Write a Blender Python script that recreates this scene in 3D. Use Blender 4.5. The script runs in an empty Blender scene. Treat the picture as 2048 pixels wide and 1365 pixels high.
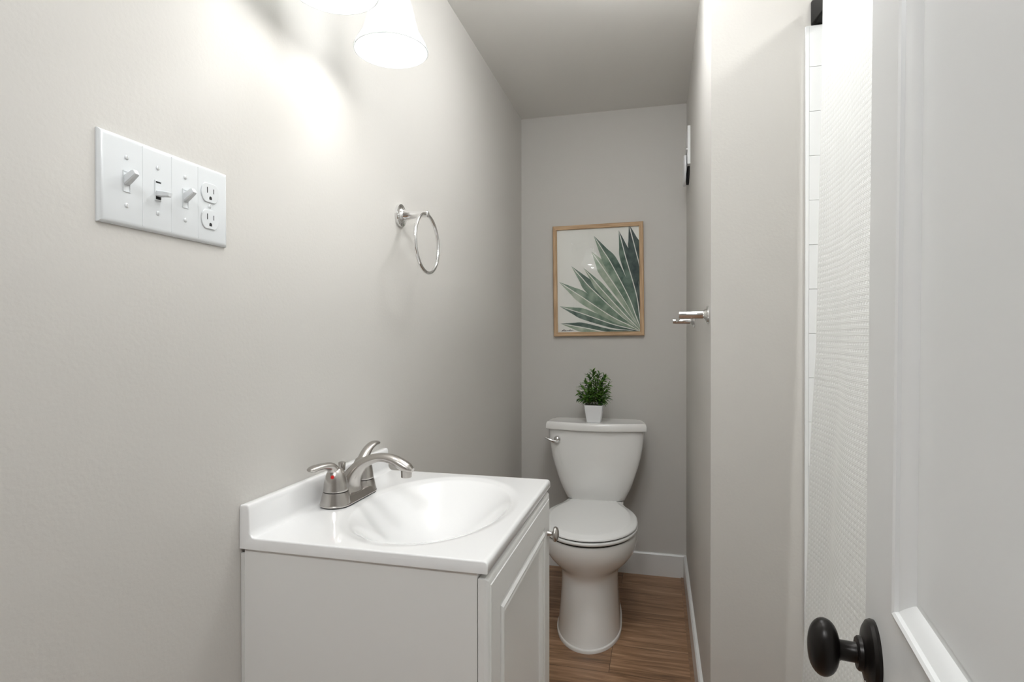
import bpy, bmesh, math, random
from mathutils import Vector, Matrix

# ------------------------------------------------------------------ camera, world, exposure
S = bpy.context.scene
col = S.collection
random.seed(7)
PI = math.pi

cam_data = bpy.data.cameras.new('camera')
cam = bpy.data.objects.new('camera', cam_data)
col.objects.link(cam)
CAM = Vector((0.656, 0.0, 1.1174))
cam_data.sensor_width = 36.0
cam_data.lens = 36.0 * 1141.6 / 2048.0
cam_data.clip_start = 0.02
cam_data.clip_end = 50
_y, _p, _r = math.radians(14.268), math.radians(-0.297), math.radians(-0.042)
_F = Vector((-math.sin(_y) * math.cos(_p), math.cos(_y) * math.cos(_p), math.sin(_p)))
_R = Vector((math.cos(_y), math.sin(_y), 0))
_U = _R.cross(_F)
_R2 = _R * math.cos(_r) + _U * math.sin(_r)
_U2 = _U * math.cos(_r) - _R * math.sin(_r)
M = Matrix((_R2, _U2, -_F)).transposed().to_4x4()
M.translation = CAM
cam.matrix_world = M
S.camera = cam

S.view_settings.view_transform = 'Standard'
S.view_settings.look = 'None'
S.view_settings.gamma = 1.0
S.view_settings.use_curve_mapping = False
S.view_settings.exposure = 0.17

BULB = 31.0        # emission of the two vanity bulbs
CAN = 165.0          # recessed light over the tub
DRUM_FILL = 25.0         # fill light added above the view to brighten alcove and ceiling
GLOBE_FILL = 15.5         # fill light added above the view to brighten the bathroom
HALL_FILL = 42.0         # fill light added in the unseen hallway behind the camera

W = bpy.data.worlds.new('world')
S.world = W
W.use_nodes = True
W.node_tree.nodes['Background'].inputs[0].default_value = (0.9, 0.95, 1.0, 1)
W.node_tree.nodes['Background'].inputs[1].default_value = 0.3

# ------------------------------------------------------------------ materials
def srgb(r, g, b):
    f = lambda c: (c / 255 / 12.92) if c <= 10 else ((c / 255 + 0.055) / 1.055) ** 2.4
    return (f(r), f(g), f(b), 1.0)

def mat(name, color, rough=0.5, metal=0.0, **kw):
    m = bpy.data.materials.new(name)
    m.use_nodes = True
    b = m.node_tree.nodes['Principled BSDF']
    b.inputs['Base Color'].default_value = color
    b.inputs['Roughness'].default_value = rough
    b.inputs['Metallic'].default_value = metal
    for k, v in kw.items():
        b.inputs[k.replace('_', ' ')].default_value = v
    return m

def nodes(m):
    nt = m.node_tree
    return nt, nt.nodes, nt.links, nt.nodes['Principled BSDF']

def add_bump(m, scale, strength, dist=0.002, detail=3, stretch=None):
    nt, N, L, b = nodes(m)
    tc = N.new('ShaderNodeTexCoord')
    mp = N.new('ShaderNodeMapping')
    if stretch:
        mp.inputs['Scale'].default_value = stretch
    L.new(tc.outputs['Object'], mp.inputs['Vector'])
    n = N.new('ShaderNodeTexNoise')
    n.inputs['Scale'].default_value = scale
    n.inputs['Detail'].default_value = detail
    L.new(mp.outputs['Vector'], n.inputs['Vector'])
    bp = N.new('ShaderNodeBump')
    bp.inputs['Strength'].default_value = strength
    bp.inputs['Distance'].default_value = dist
    L.new(n.outputs['Fac'], bp.inputs['Height'])
    L.new(bp.outputs['Normal'], b.inputs['Normal'])
    return m

def add_vary(m, c1, c2, scale, stretch=None, detail=4, lo=0.35, hi=0.65):
    nt, N, L, b = nodes(m)
    tc = N.new('ShaderNodeTexCoord')
    mp = N.new('ShaderNodeMapping')
    if stretch:
        mp.inputs['Scale'].default_value = stretch
    L.new(tc.outputs['Object'], mp.inputs['Vector'])
    n = N.new('ShaderNodeTexNoise')
    n.inputs['Scale'].default_value = scale
    n.inputs['Detail'].default_value = detail
    L.new(mp.outputs['Vector'], n.inputs['Vector'])
    r = N.new('ShaderNodeValToRGB')
    r.color_ramp.elements[0].position = lo
    r.color_ramp.elements[0].color = c1
    r.color_ramp.elements[1].position = hi
    r.color_ramp.elements[1].color = c2
    L.new(n.outputs['Fac'], r.inputs['Fac'])
    L.new(r.outputs['Color'], b.inputs['Base Color'])
    return m

m_wall = add_bump(mat('wall_paint', srgb(210, 207, 202), 0.62), 160, 0.18, 0.0015)
m_ceil = add_bump(mat('ceiling_paint', srgb(232, 230, 226), 0.7), 200, 0.05, 0.001)
m_trim = mat('trim_paint', srgb(232, 232, 230), 0.3)
m_door = add_bump(mat('door_paint', srgb(231, 232, 232), 0.3), 60, 0.02, 0.001)
m_cab = mat('cabinet_lacquer', srgb(241, 241, 239), 0.33)
m_marble = mat('cultured_marble', srgb(245, 245, 245), 0.12, Coat_Weight=0.5, Coat_Roughness=0.05)
m_porc = mat('porcelain', srgb(246, 245, 242), 0.1, Coat_Weight=0.4, Coat_Roughness=0.04)
m_plastic = mat('white_plastic', srgb(240, 241, 242), 0.28)
m_plate = mat('plate_plastic', srgb(224, 227, 229), 0.25)
m_seat = mat('seat_plastic', srgb(244, 244, 242), 0.18)
m_chrome = mat('chrome', (0.82, 0.82, 0.82, 1), 0.06, 1.0)
m_nickel = add_bump(mat('brushed_nickel', (0.50, 0.475, 0.45, 1), 0.27, 1.0), 500, 0.06, 0.0005, 2, (1, 1, 0.05))
m_black = mat('black_metal', (0.012, 0.011, 0.010, 1), 0.35, 0.6)
m_bronze = mat('oil_rubbed_bronze', (0.010, 0.008, 0.007, 1), 0.33, 0.5)
m_dark = mat('dark_slot', (0.01, 0.01, 0.01, 1), 0.7)
m_gasket_shade = mat('black_gasket_shade', (0.015, 0.014, 0.013, 1), 0.6)
m_red = mat('red_dot', srgb(205, 20, 20), 0.3)
m_blue = mat('blue_dot', srgb(40, 70, 190), 0.3)
m_soil = add_vary(mat('potting_soil', (0.01, 0.008, 0.006, 1), 0.9), (0.004, 0.003, 0.002, 1), (0.03, 0.024, 0.015, 1), 300)
m_leaf = add_vary(mat('leaf_green', (0.02, 0.09, 0.01, 1), 0.35), (0.016, 0.080, 0.016, 1), (0.17, 0.34, 0.05, 1), 45)
m_stem = mat('stem_green', (0.05, 0.07, 0.02, 1), 0.5)
m_tile = mat('white_tile', srgb(238, 240, 240), 0.12)
m_grout = mat('grout', srgb(205, 205, 203), 0.8)
m_paper = mat('art_paper', srgb(248, 246, 241), 0.8)
m_ink = mat('ink', (0.03, 0.03, 0.03, 1), 0.8)
g1 = add_vary(mat('watercolour_dark', (0, 0, 0, 1), 0.8), srgb(68, 92, 84), srgb(122, 143, 130), 22)
g2 = add_vary(mat('watercolour_mid', (0, 0, 0, 1), 0.8), srgb(106, 132, 114), srgb(162, 178, 160), 22)
g3 = add_vary(mat('watercolour_pale', (0, 0, 0, 1), 0.8), srgb(148, 166, 144), srgb(196, 204, 188), 18)
g4 = add_vary(mat('watercolour_slate', (0, 0, 0, 1), 0.8), srgb(48, 64, 66), srgb(96, 112, 108), 22)

def wood(name, c1, c2, axis, scale, rough):
    m = mat(name, c1, rough)
    st = {'x': (0.06, 1, 1), 'z': (1, 1, 0.06)}[axis]
    add_vary(m, c1, c2, scale, st, 6, 0.3, 0.7)
    return m
m_oak_h = wood('oak_frame', srgb(176, 143, 108), srgb(214, 182, 144), 'x', 160, 0.5)
m_oak_v = wood('oak_frame_upright', srgb(176, 143, 108), srgb(214, 182, 144), 'z', 160, 0.5)

def floor_material():
    m = mat('wood_plank_vinyl', (0.2, 0.1, 0.06, 1), 0.38)
    nt, N, L, b = nodes(m)
    tc = N.new('ShaderNodeTexCoord')
    br = N.new('ShaderNodeTexBrick')
    br.offset = 0.37
    br.inputs['Scale'].default_value = 1.0
    br.inputs['Brick Width'].default_value = 1.22
    br.inputs['Row Height'].default_value = 0.18
    br.inputs['Mortar Size'].default_value = 0.0009
    br.inputs['Mortar Smooth'].default_value = 0.2
    br.inputs['Bias'].default_value = 0.0
    br.inputs['Color1'].default_value = (0, 0, 0, 1)
    br.inputs['Color2'].default_value = (1, 1, 1, 1)
    br.inputs['Mortar'].default_value = (0.5, 0.5, 0.5, 1)
    mpb = N.new('ShaderNodeMapping')
    mpb.inputs['Location'].default_value = (0.72, 0.06, 0)
    L.new(tc.outputs['Object'], mpb.inputs['Vector'])
    L.new(mpb.outputs['Vector'], br.inputs['Vector'])
    # each plank shifts the grain lookup
    add = N.new('ShaderNodeVectorMath'); add.operation = 'ADD'
    mul = N.new('ShaderNodeVectorMath'); mul.operation = 'MULTIPLY'
    mul.inputs[1].default_value = (3.1, 7.7, 5.3)
    L.new(br.outputs['Color'], mul.inputs[0])
    L.new(tc.outputs['Object'], add.inputs[0])
    L.new(mul.outputs['Vector'], add.inputs[1])
    mp = N.new('ShaderNodeMapping')
    mp.inputs['Scale'].default_value = (2.2, 26, 1)
    L.new(add.outputs['Vector'], mp.inputs['Vector'])
    n1 = N.new('ShaderNodeTexNoise')
    n1.inputs['Scale'].default_value = 1.6
    n1.inputs['Detail'].default_value = 8
    n1.inputs['Roughness'].default_value = 0.62
    n1.inputs['Distortion'].default_value = 0.9
    L.new(mp.outputs['Vector'], n1.inputs['Vector'])
    r = N.new('ShaderNodeValToRGB')
    e = r.color_ramp.elements
    e[0].position = 0.30; e[0].color = srgb(100, 74, 54)
    e[1].position = 0.72; e[1].color = srgb(190, 156, 124)
    k = e.new(0.44); k.color = srgb(140, 106, 78)
    k = e.new(0.56); k.color = srgb(164, 128, 98)
    L.new(n1.outputs['Fac'], r.inputs['Fac'])
    mp2 = N.new('ShaderNodeMapping')
    mp2.inputs['Scale'].default_value = (6, 220, 1)
    L.new(add.outputs['Vector'], mp2.inputs['Vector'])
    n2 = N.new('ShaderNodeTexNoise')
    n2.inputs['Scale'].default_value = 1.5
    n2.inputs['Detail'].default_value = 3
    L.new(mp2.outputs['Vector'], n2.inputs['Vector'])
    mix = N.new('ShaderNodeMixRGB'); mix.blend_type = 'OVERLAY'
    mix.inputs['Fac'].default_value = 0.35
    L.new(r.outputs['Color'], mix.inputs['Color1'])
    L.new(n2.outputs['Fac'], mix.inputs['Color2'])
    mix2 = N.new('ShaderNodeMixRGB'); mix2.blend_type = 'MIX'
    mix2.inputs['Color2'].default_value = srgb(70, 48, 34)
    L.new(br.outputs['Fac'], mix2.inputs['Fac'])
    L.new(mix.outputs['Color'], mix2.inputs['Color1'])
    L.new(mix2.outputs['Color'], b.inputs['Base Color'])
    bp = N.new('ShaderNodeBump')
    bp.inputs['Strength'].default_value = 0.12
    bp.inputs['Distance'].default_value = 0.001
    L.new(n2.outputs['Fac'], bp.inputs['Height'])
    L.new(bp.outputs['Normal'], b.inputs['Normal'])
    return m
m_floor = floor_material()

def emitter(name, color, strength):
    m = bpy.data.materials.new(name)
    m.use_nodes = True
    N, L = m.node_tree.nodes, m.node_tree.links
    N.clear()
    o = N.new('ShaderNodeOutputMaterial')
    e = N.new('ShaderNodeEmission')
    e.inputs['Color'].default_value = color
    e.inputs['Strength'].default_value = strength
    L.new(e.outputs[0], o.inputs[0])
    return m
m_bulb = emitter('lit_bulb', (1.0, 0.995, 0.97, 1), BULB)
m_can = emitter('lit_recessed_lens', (1.0, 1.0, 0.98, 1), CAN)
m_drum_fill = emitter('fill_opal_drum', (0.97, 0.99, 1.0, 1), DRUM_FILL)
m_globe_fill = emitter('fill_opal_globe', (0.97, 0.99, 1.0, 1), GLOBE_FILL)
m_hall_fill = emitter('fill_hall_lens', (0.96, 0.985, 1.0, 1), HALL_FILL)

def frosted_glass():
    m = bpy.data.materials.new('frosted_shade_glass')
    m.use_nodes = True
    N, L = m.node_tree.nodes, m.node_tree.links
    N.clear()
    o = N.new('ShaderNodeOutputMaterial')
    t = N.new('ShaderNodeBsdfTranslucent'); t.inputs[0].default_value = (0.93, 0.95, 0.95, 1)
    d = N.new('ShaderNodeBsdfDiffuse'); d.inputs[0].default_value = (0.86, 0.88, 0.88, 1)
    g = N.new('ShaderNodeBsdfGlossy'); g.inputs['Roughness'].default_value = 0.18
    m1 = N.new('ShaderNodeMixShader'); m1.inputs[0].default_value = 0.42
    m2 = N.new('ShaderNodeMixShader')
    f = N.new('ShaderNodeFresnel'); f.inputs[0].default_value = 1.35
    L.new(t.outputs[0], m1.inputs[1]); L.new(d.outputs[0], m1.inputs[2])
    L.new(f.outputs[0], m2.inputs[0]); L.new(m1.outputs[0], m2.inputs[1]); L.new(g.outputs[0], m2.inputs[2])
    L.new(m2.outputs[0], o.inputs[0])
    return m
m_shade = frosted_glass()

def clear_pane():
    m = bpy.data.materials.new('picture_glass')
    m.use_nodes = True
    N, L = m.node_tree.nodes, m.node_tree.links
    N.clear()
    o = N.new('ShaderNodeOutputMaterial')
    t = N.new('ShaderNodeBsdfTransparent'); t.inputs[0].default_value = (0.97, 0.98, 0.975, 1)
    g = N.new('ShaderNodeBsdfGlossy'); g.inputs['Roughness'].default_value = 0.0
    f = N.new('ShaderNodeFresnel'); f.inputs[0].default_value = 1.6
    mx = N.new('ShaderNodeMixShader')
    L.new(f.outputs[0], mx.inputs[0]); L.new(t.outputs[0], mx.inputs[1]); L.new(g.outputs[0], mx.inputs[2])
    L.new(mx.outputs[0], o.inputs[0])
    return m
m_pane = clear_pane()

def curtain_material():
    m = bpy.data.materials.new('waffle_curtain_fabric')
    m.use_nodes = True
    nt, N, L, b = nodes(m)
    b.inputs['Base Color'].default_value = srgb(240, 240, 238)
    b.inputs['Roughness'].default_value = 0.8
    uv = N.new('ShaderNodeUVMap')
    sep = N.new('ShaderNodeSeparateXYZ')
    L.new(uv.outputs[0], sep.inputs[0])
    def mth(op, a, c=None):
        k = N.new('ShaderNodeMath'); k.operation = op
        for i, q in enumerate((a, c)):
            if q is None: continue
            if isinstance(q, (int, float)): k.inputs[i].default_value = q
            else: L.new(q, k.inputs[i])
        return k.outputs[0]
    P = 0.0125
    cu = mth('ABSOLUTE', mth('SINE', mth('MULTIPLY', sep.outputs[0], PI / P)))
    cv = mth('ABSOLUTE', mth('SINE', mth('MULTIPLY', sep.outputs[1], PI / P)))
    dots = mth('POWER', mth('MULTIPLY', cu, cv), 4.0)
    weave = mth('MULTIPLY', mth('SINE', mth('MULTIPLY', sep.outputs[1], 2 * PI / 0.0032)), 0.10)
    nz = N.new('ShaderNodeTexNoise'); nz.inputs['Scale'].default_value = 260
    L.new(uv.outputs[0], nz.inputs['Vector'])
    h = mth('ADD', mth('ADD', dots, weave), mth('MULTIPLY', nz.outputs['Fac'], 0.3))
    bp = N.new('ShaderNodeBump')
    bp.inputs['Strength'].default_value = 0.55
    bp.inputs['Distance'].default_value = 0.0020
    L.new(h, bp.inputs['Height'])
    L.new(bp.outputs['Normal'], b.inputs['Normal'])
    rmp = N.new('ShaderNodeMixRGB')
    rmp.inputs['Color1'].default_value = srgb(242, 243, 241)
    rmp.inputs['Color2'].default_value = srgb(252, 252, 252)
    L.new(dots, rmp.inputs['Fac'])
    L.new(rmp.outputs[0], b.inputs['Base Color'])
    t = N.new('ShaderNodeBsdfTranslucent'); t.inputs[0].default_value = (0.85, 0.86, 0.85, 1)
    mx = N.new('ShaderNodeMixShader'); mx.inputs[0].default_value = 0.32
    o = N['Material Output']
    L.new(b.outputs[0], mx.inputs[1]); L.new(t.outputs[0], mx.inputs[2]); L.new(mx.outputs[0], o.inputs[0])
    return m
m_curtain = curtain_material()

# ------------------------------------------------------------------ helpers
def tag(o, label=None, cat=None, group=None, kind=None):
    if label: o['label'] = label
    if cat: o['category'] = cat
    if group: o['group'] = group
    if kind: o['kind'] = kind
    return o

def thing(name, loc, label, cat, rot=(0, 0, 0), group=None):
    o = bpy.data.objects.new(name, None)
    col.objects.link(o)
    o.location = loc
    o.rotation_euler = rot
    o.empty_display_size = 0.05
    return tag(o, label, cat, group)

ORIGIN = {}
def obj(name, bm, mats, parent=None, smooth=35, local=False):
    """link a bmesh as one mesh object; world coordinates unless local"""
    bmesh.ops.recalc_face_normals(bm, faces=bm.faces[:])
    if parent is not None and not local:
        p = parent
        off = Vector((0, 0, 0))
        while p is not None:
            off += Vector(p.location)
            p = p.parent
        bmesh.ops.translate(bm, verts=bm.verts[:], vec=-off)
    me = bpy.data.meshes.new(name)
    bm.to_mesh(me)
    bm.free()
    if not isinstance(mats, (list, tuple)):
        mats = [mats]
    for mm in mats:
        me.materials.append(mm)
    if smooth:
        me.polygons.foreach_set('use_smooth', [True] * len(me.polygons))
        me.set_sharp_from_angle(angle=math.radians(smooth))
    o = bpy.data.objects.new(name, me)
    col.objects.link(o)
    if parent is not None:
        o.parent = parent
    return o

def at_base(o):
    """move a parentless mesh object's origin to its lowest centre"""
    vs = [v.co for v in o.data.vertices]
    c = Vector(((min(v.x for v in vs) + max(v.x for v in vs)) / 2, (min(v.y for v in vs) + max(v.y for v in vs)) / 2, min(v.z for v in vs)))
    o.data.transform(Matrix.Translation(-c))
    o.location = c
    return o

def bevel(bm, w, seg=2, angle=30):
    es = [e for e in bm.edges if len(e.link_faces) == 2 and e.calc_face_angle(0) > math.radians(angle)]
    if es:
        bmesh.ops.bevel(bm, geom=es, offset=w, segments=seg, profile=0.5, affect='EDGES', clamp_overlap=True)

def box(bm, x0, x1, y0, y1, z0, z1, mi=0):
    vs = [bm.verts.new(p) for p in ((x0, y0, z0), (x1, y0, z0), (x1, y1, z0), (x0, y1, z0), (x0, y0, z1), (x1, y0, z1), (x1, y1, z1), (x0, y1, z1))]
    fs = [(3, 2, 1, 0), (4, 5, 6, 7), (0, 1, 5, 4), (1, 2, 6, 5), (2, 3, 7, 6), (3, 0, 4, 7)]
    out = []
    for f in fs:
        k = bm.faces.new([vs[i] for i in f]); k.material_index = mi; out.append(k)
    return out

def nbox(*a, b=0.0, seg=2):
    bm = bmesh.new()
    box(bm, *a)
    if b: bevel(bm, b, seg)
    return bm

def loft(bm, rings, cap0=True, cap1=True, closed=True, mi=0):
    vr = [[bm.verts.new(p) for p in r] for r in rings]
    n = len(vr[0])
    for a, b in zip(vr, vr[1:]):
        for i in range(n if closed else n - 1):
            j = (i + 1) % n
            f = bm.faces.new((a[i], a[j], b[j], b[i])); f.material_index = mi
    if cap0:
        f = bm.faces.new(vr[0][::-1]); f.material_index = mi
    if cap1:
        f = bm.faces.new(vr[-1]); f.material_index = mi
    return vr

def lathe(bm, prof, center, axis='z', seg=40, cap0=True, cap1=True, mi=0):
    """prof: (radius, height along axis)"""
    ax = {'z': (Vector((1, 0, 0)), Vector((0, 1, 0)), Vector((0, 0, 1))),
          'x': (Vector((0, 1, 0)), Vector((0, 0, 1)), Vector((1, 0, 0))),
          'y': (Vector((0, 0, 1)), Vector((1, 0, 0)), Vector((0, 1, 0)))}[axis] if isinstance(axis, str) else axis
    c = Vector(center)
    rings = []
    for r, h in prof:
        r = max(r, 1e-5)
        rings.append([c + ax[0] * (r * math.cos(2 * PI * i / seg)) + ax[1] * (r * math.sin(2 * PI * i / seg)) + ax[2] * h for i in range(seg)])
    loft(bm, rings, cap0, cap1, mi=mi)

def axes_for(d):
    d = Vector(d).normalized()
    u = Vector((0, 0, 1)).cross(d)
    if u.length < 1e-4: u = Vector((1, 0, 0))
    u.normalize()
    return (u, d.cross(u), d)

def catmull(pts, n):
    """smooth interpolation of tuples"""
    P = [tuple(p) for p in pts]
    out = []
    k = len(P)
    for i in range(k - 1):
        p0, p1, p2, p3 = P[max(i - 1, 0)], P[i], P[i + 1], P[min(i + 2, k - 1)]
        for s in range(n):
            t = s / n
            out.append(tuple(0.5 * (2 * b + (c - a) * t + (2 * a - 5 * b + 4 * c - d) * t * t + (-a + 3 * b - 3 * c + d) * t ** 3) for a, b, c, d in zip(p0, p1, p2, p3)))
    out.append(P[-1])
    return out

def tube(bm, path, seg=16, side=None, cap=True, closed=False, mi=0):
    """path: list of (x,y,z,r_side,r_normal)"""
    pts = [Vector(p[:3]) for p in path]
    rings = []
    n = len(pts)
    for i, p in enumerate(path):
        if closed:
            t = pts[(i + 1) % n] - pts[i - 1]
        else:
            t = pts[min(i + 1, n - 1)] - pts[max(i - 1, 0)]
        t.normalize()
        s = Vector(side) if side is not None else Vector((0, 0, 1))
        s = (s - t * s.dot(t))
        if s.length < 1e-4: s = Vector((1, 0, 0)) - t * t.x
        s.normalize()
        u = t.cross(s)
        a, b = p[3], p[4] if len(p) > 4 else p[3]
        rings.append([pts[i] + s * (a * math.cos(2 * PI * k / seg)) + u * (b * math.sin(2 * PI * k / seg)) for k in range(seg)])
    if closed:
        rings.append(rings[0])
        vr = [[bm.verts.new(q) for q in r] for r in rings[:-1]]
        for i in range(n):
            a, b = vr[i], vr[(i + 1) % n]
            for k in range(seg):
                j = (k + 1) % seg
                bm.faces.new((a[k], a[j], b[j], b[k]))
    else:
        loft(bm, rings, cap, cap, mi=mi)

def poly(bm, pts, mi=0):
    f = bm.faces.new([bm.verts.new(p) for p in pts]); f.material_index = mi
    return f

def struct(name, bm, m, smooth=0):
    o = obj(name, bm, m, None, smooth)
    o['kind'] = 'structure'
    return o

# ------------------------------------------------------------------ room shell
YB, WX, ZC, YF = 2.7705, 0.788, 2.206, 1.527
XB = 1.80                                   # far side of the tub alcove
struct('floor', nbox(-0.8, 1.9, -2.2, 2.95, -0.06, 0.0), m_floor)
struct('ceiling', nbox(-0.8, 1.9, -2.2, 2.95, ZC, ZC + 0.06), m_ceil)
struct('wall_left', nbox(-0.12, 0.0, -0.14, 2.95, 0, ZC), m_wall)
struct('wall_back', nbox(0.0, WX, YB, YB + 0.12, 0, ZC), m_wall)
bm = bmesh.new()
box(bm, WX, XB + 0.1, YF, YB + 0.12, 0, ZC)
bevel(bm, 0.004, 3)
struct('wall_right', bm, m_wall, 30)
struct('wall_shower', nbox(XB, XB + 0.1, -0.14, YF, 0, ZC), m_wall)
bm = bmesh.new()                            # front wall with the door opening
box(bm, 0.0, 0.055, -0.14, -0.03, 0, ZC)
box(bm, 0.80, XB, -0.14, -0.03, 0, ZC)
box(bm, 0.055, 0.80, -0.14, -0.03, 2.06, ZC)
struct('wall_front', bm, m_wall)
bm = bmesh.new()                            # hallway beyond the doorway
box(bm, -0.8, -0.7, -2.2, -0.14, 0, ZC)
box(bm, 1.8, 1.9, -2.2, -0.14, 0, ZC)
box(bm, -0.7, 1.8, -2.2, -2.1, 0, ZC)
struct('wall_hall', bm, m_wall)

def base_profile(bm, a, b, nrm, h=0.105, t=0.013):
    a, b, nrm = Vector(a), Vector(b), Vector(nrm)
    pr = [(0, 0), (t, 0), (t, h - 0.006), (t - 0.005, h), (0, h)]
    rings = [[p + nrm * u + Vector((0, 0, v)) for u, v in pr] for p in (a, b)]
    loft(bm, rings)
bm = bmesh.new(); base_profile(bm, (0.0, YB, 0), (WX, YB, 0), (0, -1, 0)); struct('baseboard_back', bm, m_trim)
bm = bmesh.new(); base_profile(bm, (WX, YB - 0.013, 0), (WX, YF - 0.013, 0), (-1, 0, 0)); base_profile(bm, (WX, YF, 0), (1.0, YF, 0), (0, -1, 0)); struct('baseboard_right', bm, m_trim)
bm = bmesh.new(); base_profile(bm, (0, YB - 0.013, 0), (0, 1.30, 0), (1, 0, 0)); struct('baseboard_left', bm, m_trim)
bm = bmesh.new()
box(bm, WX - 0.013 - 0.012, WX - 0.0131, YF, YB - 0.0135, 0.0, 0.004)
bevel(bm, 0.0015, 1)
struct('trim_1', bm, wood('floor_edge_strip', srgb(128, 98, 74), srgb(160, 126, 98), 'x', 60, 0.4))  # thin brown strip along the foot of the right baseboard

# tiled end wall of the tub (tiles modelled on a grout bed)
bm = bmesh.new()
TX0, TZ1, PITCH = 1.0045, 1.872, 0.1075
box(bm, TX0 + 0.002, XB, YF - 0.006, YF, 0.40, TZ1 - 0.001, 1)
def tile(x0, x1, z0, z1):
    t = bmesh.new()
    box(t, x0, x1, YF - 0.0085, YF - 0.001, z0, z1)
    bevel(t, 0.0012, 2)
    me = bpy.data.meshes.new('tmp'); t.to_mesh(me); t.free(); bm.from_mesh(me); bpy.data.meshes.remove(me)
z1 = TZ1
row = 0
tile(TX0, TX0 + 0.0075, 0.40, TZ1)           # bullnose strip at the edge
ztop = TZ1 - 0.001
zs = [TZ1 + 0.008 - PITCH * k for k in range(0, 15)]
for k in range(14):
    za, zb = zs[k + 1], min(zs[k], TZ1)
    x = TX0 + 0.0080
    first = 0.30 if k % 2 == 0 else 0.15
    while x < XB - 0.01:
        x2 = min(x + first, XB)
        tile(x, x2 - 0.0015, max(za + 0.0012, 0.40), zb)
        x = x2; first = 0.30
struct('wall_tile', bm, [m_tile, m_grout], 30)

# ------------------------------------------------------------------ door
bm = bmesh.new()
DW, DH, DT = 0.712, 2.03, 0.035
ST, R_BOT, R_LOCK0, R_LOCK1, R_TOP = 0.112, 0.22, 0.70, 0.875, 1.92
def panel_face(bm, x0, x1, z0, z1, y, s):
    """recessed panel with moulded sticking; s=+1 faces +Y"""
    steps = [(0.0, 0.0), (0.0005, 0.0020), (0.0035, 0.0028), (0.0060, 0.0012), (0.0068, -0.0018), (0.0120, -0.0048), (0.0170, -0.0092), (0.0185, -0.0118), (0.0240, -0.0120), (0.0260, -0.0105)]
    rings = []
    for d, h in steps:
        yy = y + s * h
        rings.append([Vector((x0 + d, yy, z0 + d)), Vector((x1 - d, yy, z0 + d)), Vector((x1 - d, yy, z1 - d)), Vector((x0 + d, yy, z1 - d))])
    loft(bm, rings, False, True)
def door_side(bm, y, s):
    xs = [0, ST, DW - ST, DW]
    zz = [0.012, R_BOT, R_LOCK0, R_LOCK1, R_TOP, DH]
    for i in range(3):
        for j in range(5):
            if i == 1 and j in (1, 3):
                panel_face(bm, xs[1], xs[2], zz[j], zz[j + 1], y, s)
            else:
                poly(bm, [(xs[i], y, zz[j]), (xs[i + 1], y, zz[j]), (xs[i + 1], y, zz[j + 1]), (xs[i], y, zz[j + 1])])
door_side(bm, 0.0, 1)
door_side(bm, -DT, -1)
for a, b in (((0, 0.012), (DW, 0.012)), ((DW, 0.012), (DW, DH)), ((DW, DH), (0, DH)), ((0, DH), (0, 0.012))):
    poly(bm, [(a[0], 0, a[1]), (b[0], 0, b[1]), (b[0], -DT, b[1]), (a[0], -DT, a[1])])
bmesh.ops.remove_doubles(bm, verts=bm.verts[:], dist=1e-5)
door = obj('door_1', bm, m_door, None, 20)
door['kind'] = 'structure'
door.location = (0.7766, -0.0322, 0)
door.rotation_euler = (Matrix.Rotation(math.radians(83.06), 3, 'Z') @ Matrix.Rotation(math.radians(0.46), 3, 'X')).to_euler()
KX, KZ = 0.667, 0.805
bm = bmesh.new()
ky = (Vector((1, 0, 0)), Vector((0, 0, 1)), Vector((0, 1, 0)))
lathe(bm, [(0.0125, 0.004), (0.0125, 0.012), (0.0095, 0.016), (0.0095, 0.030), (0.0115, 0.033)], (KX, 0, KZ), ky, 32)
# egg shaped grip
rings = []
for k in range(17):
    a = -PI / 2 + PI * k / 16
    rr, hh = math.cos(a), math.sin(a)
    rings.append([Vector((KX + 0.021 * max(rr, 1e-3) ** 0.8 * math.cos(t), 0.045 + 0.0145 * hh, KZ + 0.0285 * max(rr, 1e-3) ** 0.8 * math.sin(t))) for t in [2 * PI * i / 36 for i in range(36)]])
loft(bm, rings)
knob = obj('doorknob', bm, m_bronze, door, 40, local=True)
bm = bmesh.new()
lathe(bm, [(0.033, 0.0), (0.0335, 0.003), (0.032, 0.006), (0.027, 0.009), (0.021, 0.0105), (0.0165, 0.012), (0.016, 0.015), (0.0145, 0.0165)], (KX, 0, KZ), ky, 48)
ros = obj('rosette', bm, m_bronze, knob, 30, local=True)
bm = bmesh.new()
lathe(bm, [(0.0022, 0.0), (0.0018, 0.0012)], (KX - 0.009, 0.0098, KZ - 0.0225), ky, 12)
obj('screw', bm, m_chrome, knob, 30, local=True)

# ------------------------------------------------------------------ wall switch plate
sw = thing('switch_plate', (0.0, 0.6495, 1.3157), 'wide white four-gang wall plate with three toggles and a double outlet', 'light switch')
PY0, PY1, PZ0, PZ1 = 0.5435, 0.7555, 1.2591, 1.3724
bm = bmesh.new()
rings = []
for d, x in ((0, 0), (0, 0.0022), (0.0012, 0.0040), (0.0035, 0.0055), (0.0065, 0.0062)):
    rings.append([Vector((x, PY0 + d, PZ0 + d)), Vector((x, PY1 - d, PZ0 + d)), Vector((x, PY1 - d, PZ1 - d)), Vector((x, PY0 + d, PZ1 - d))])
loft(bm, rings, True, True)
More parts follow.
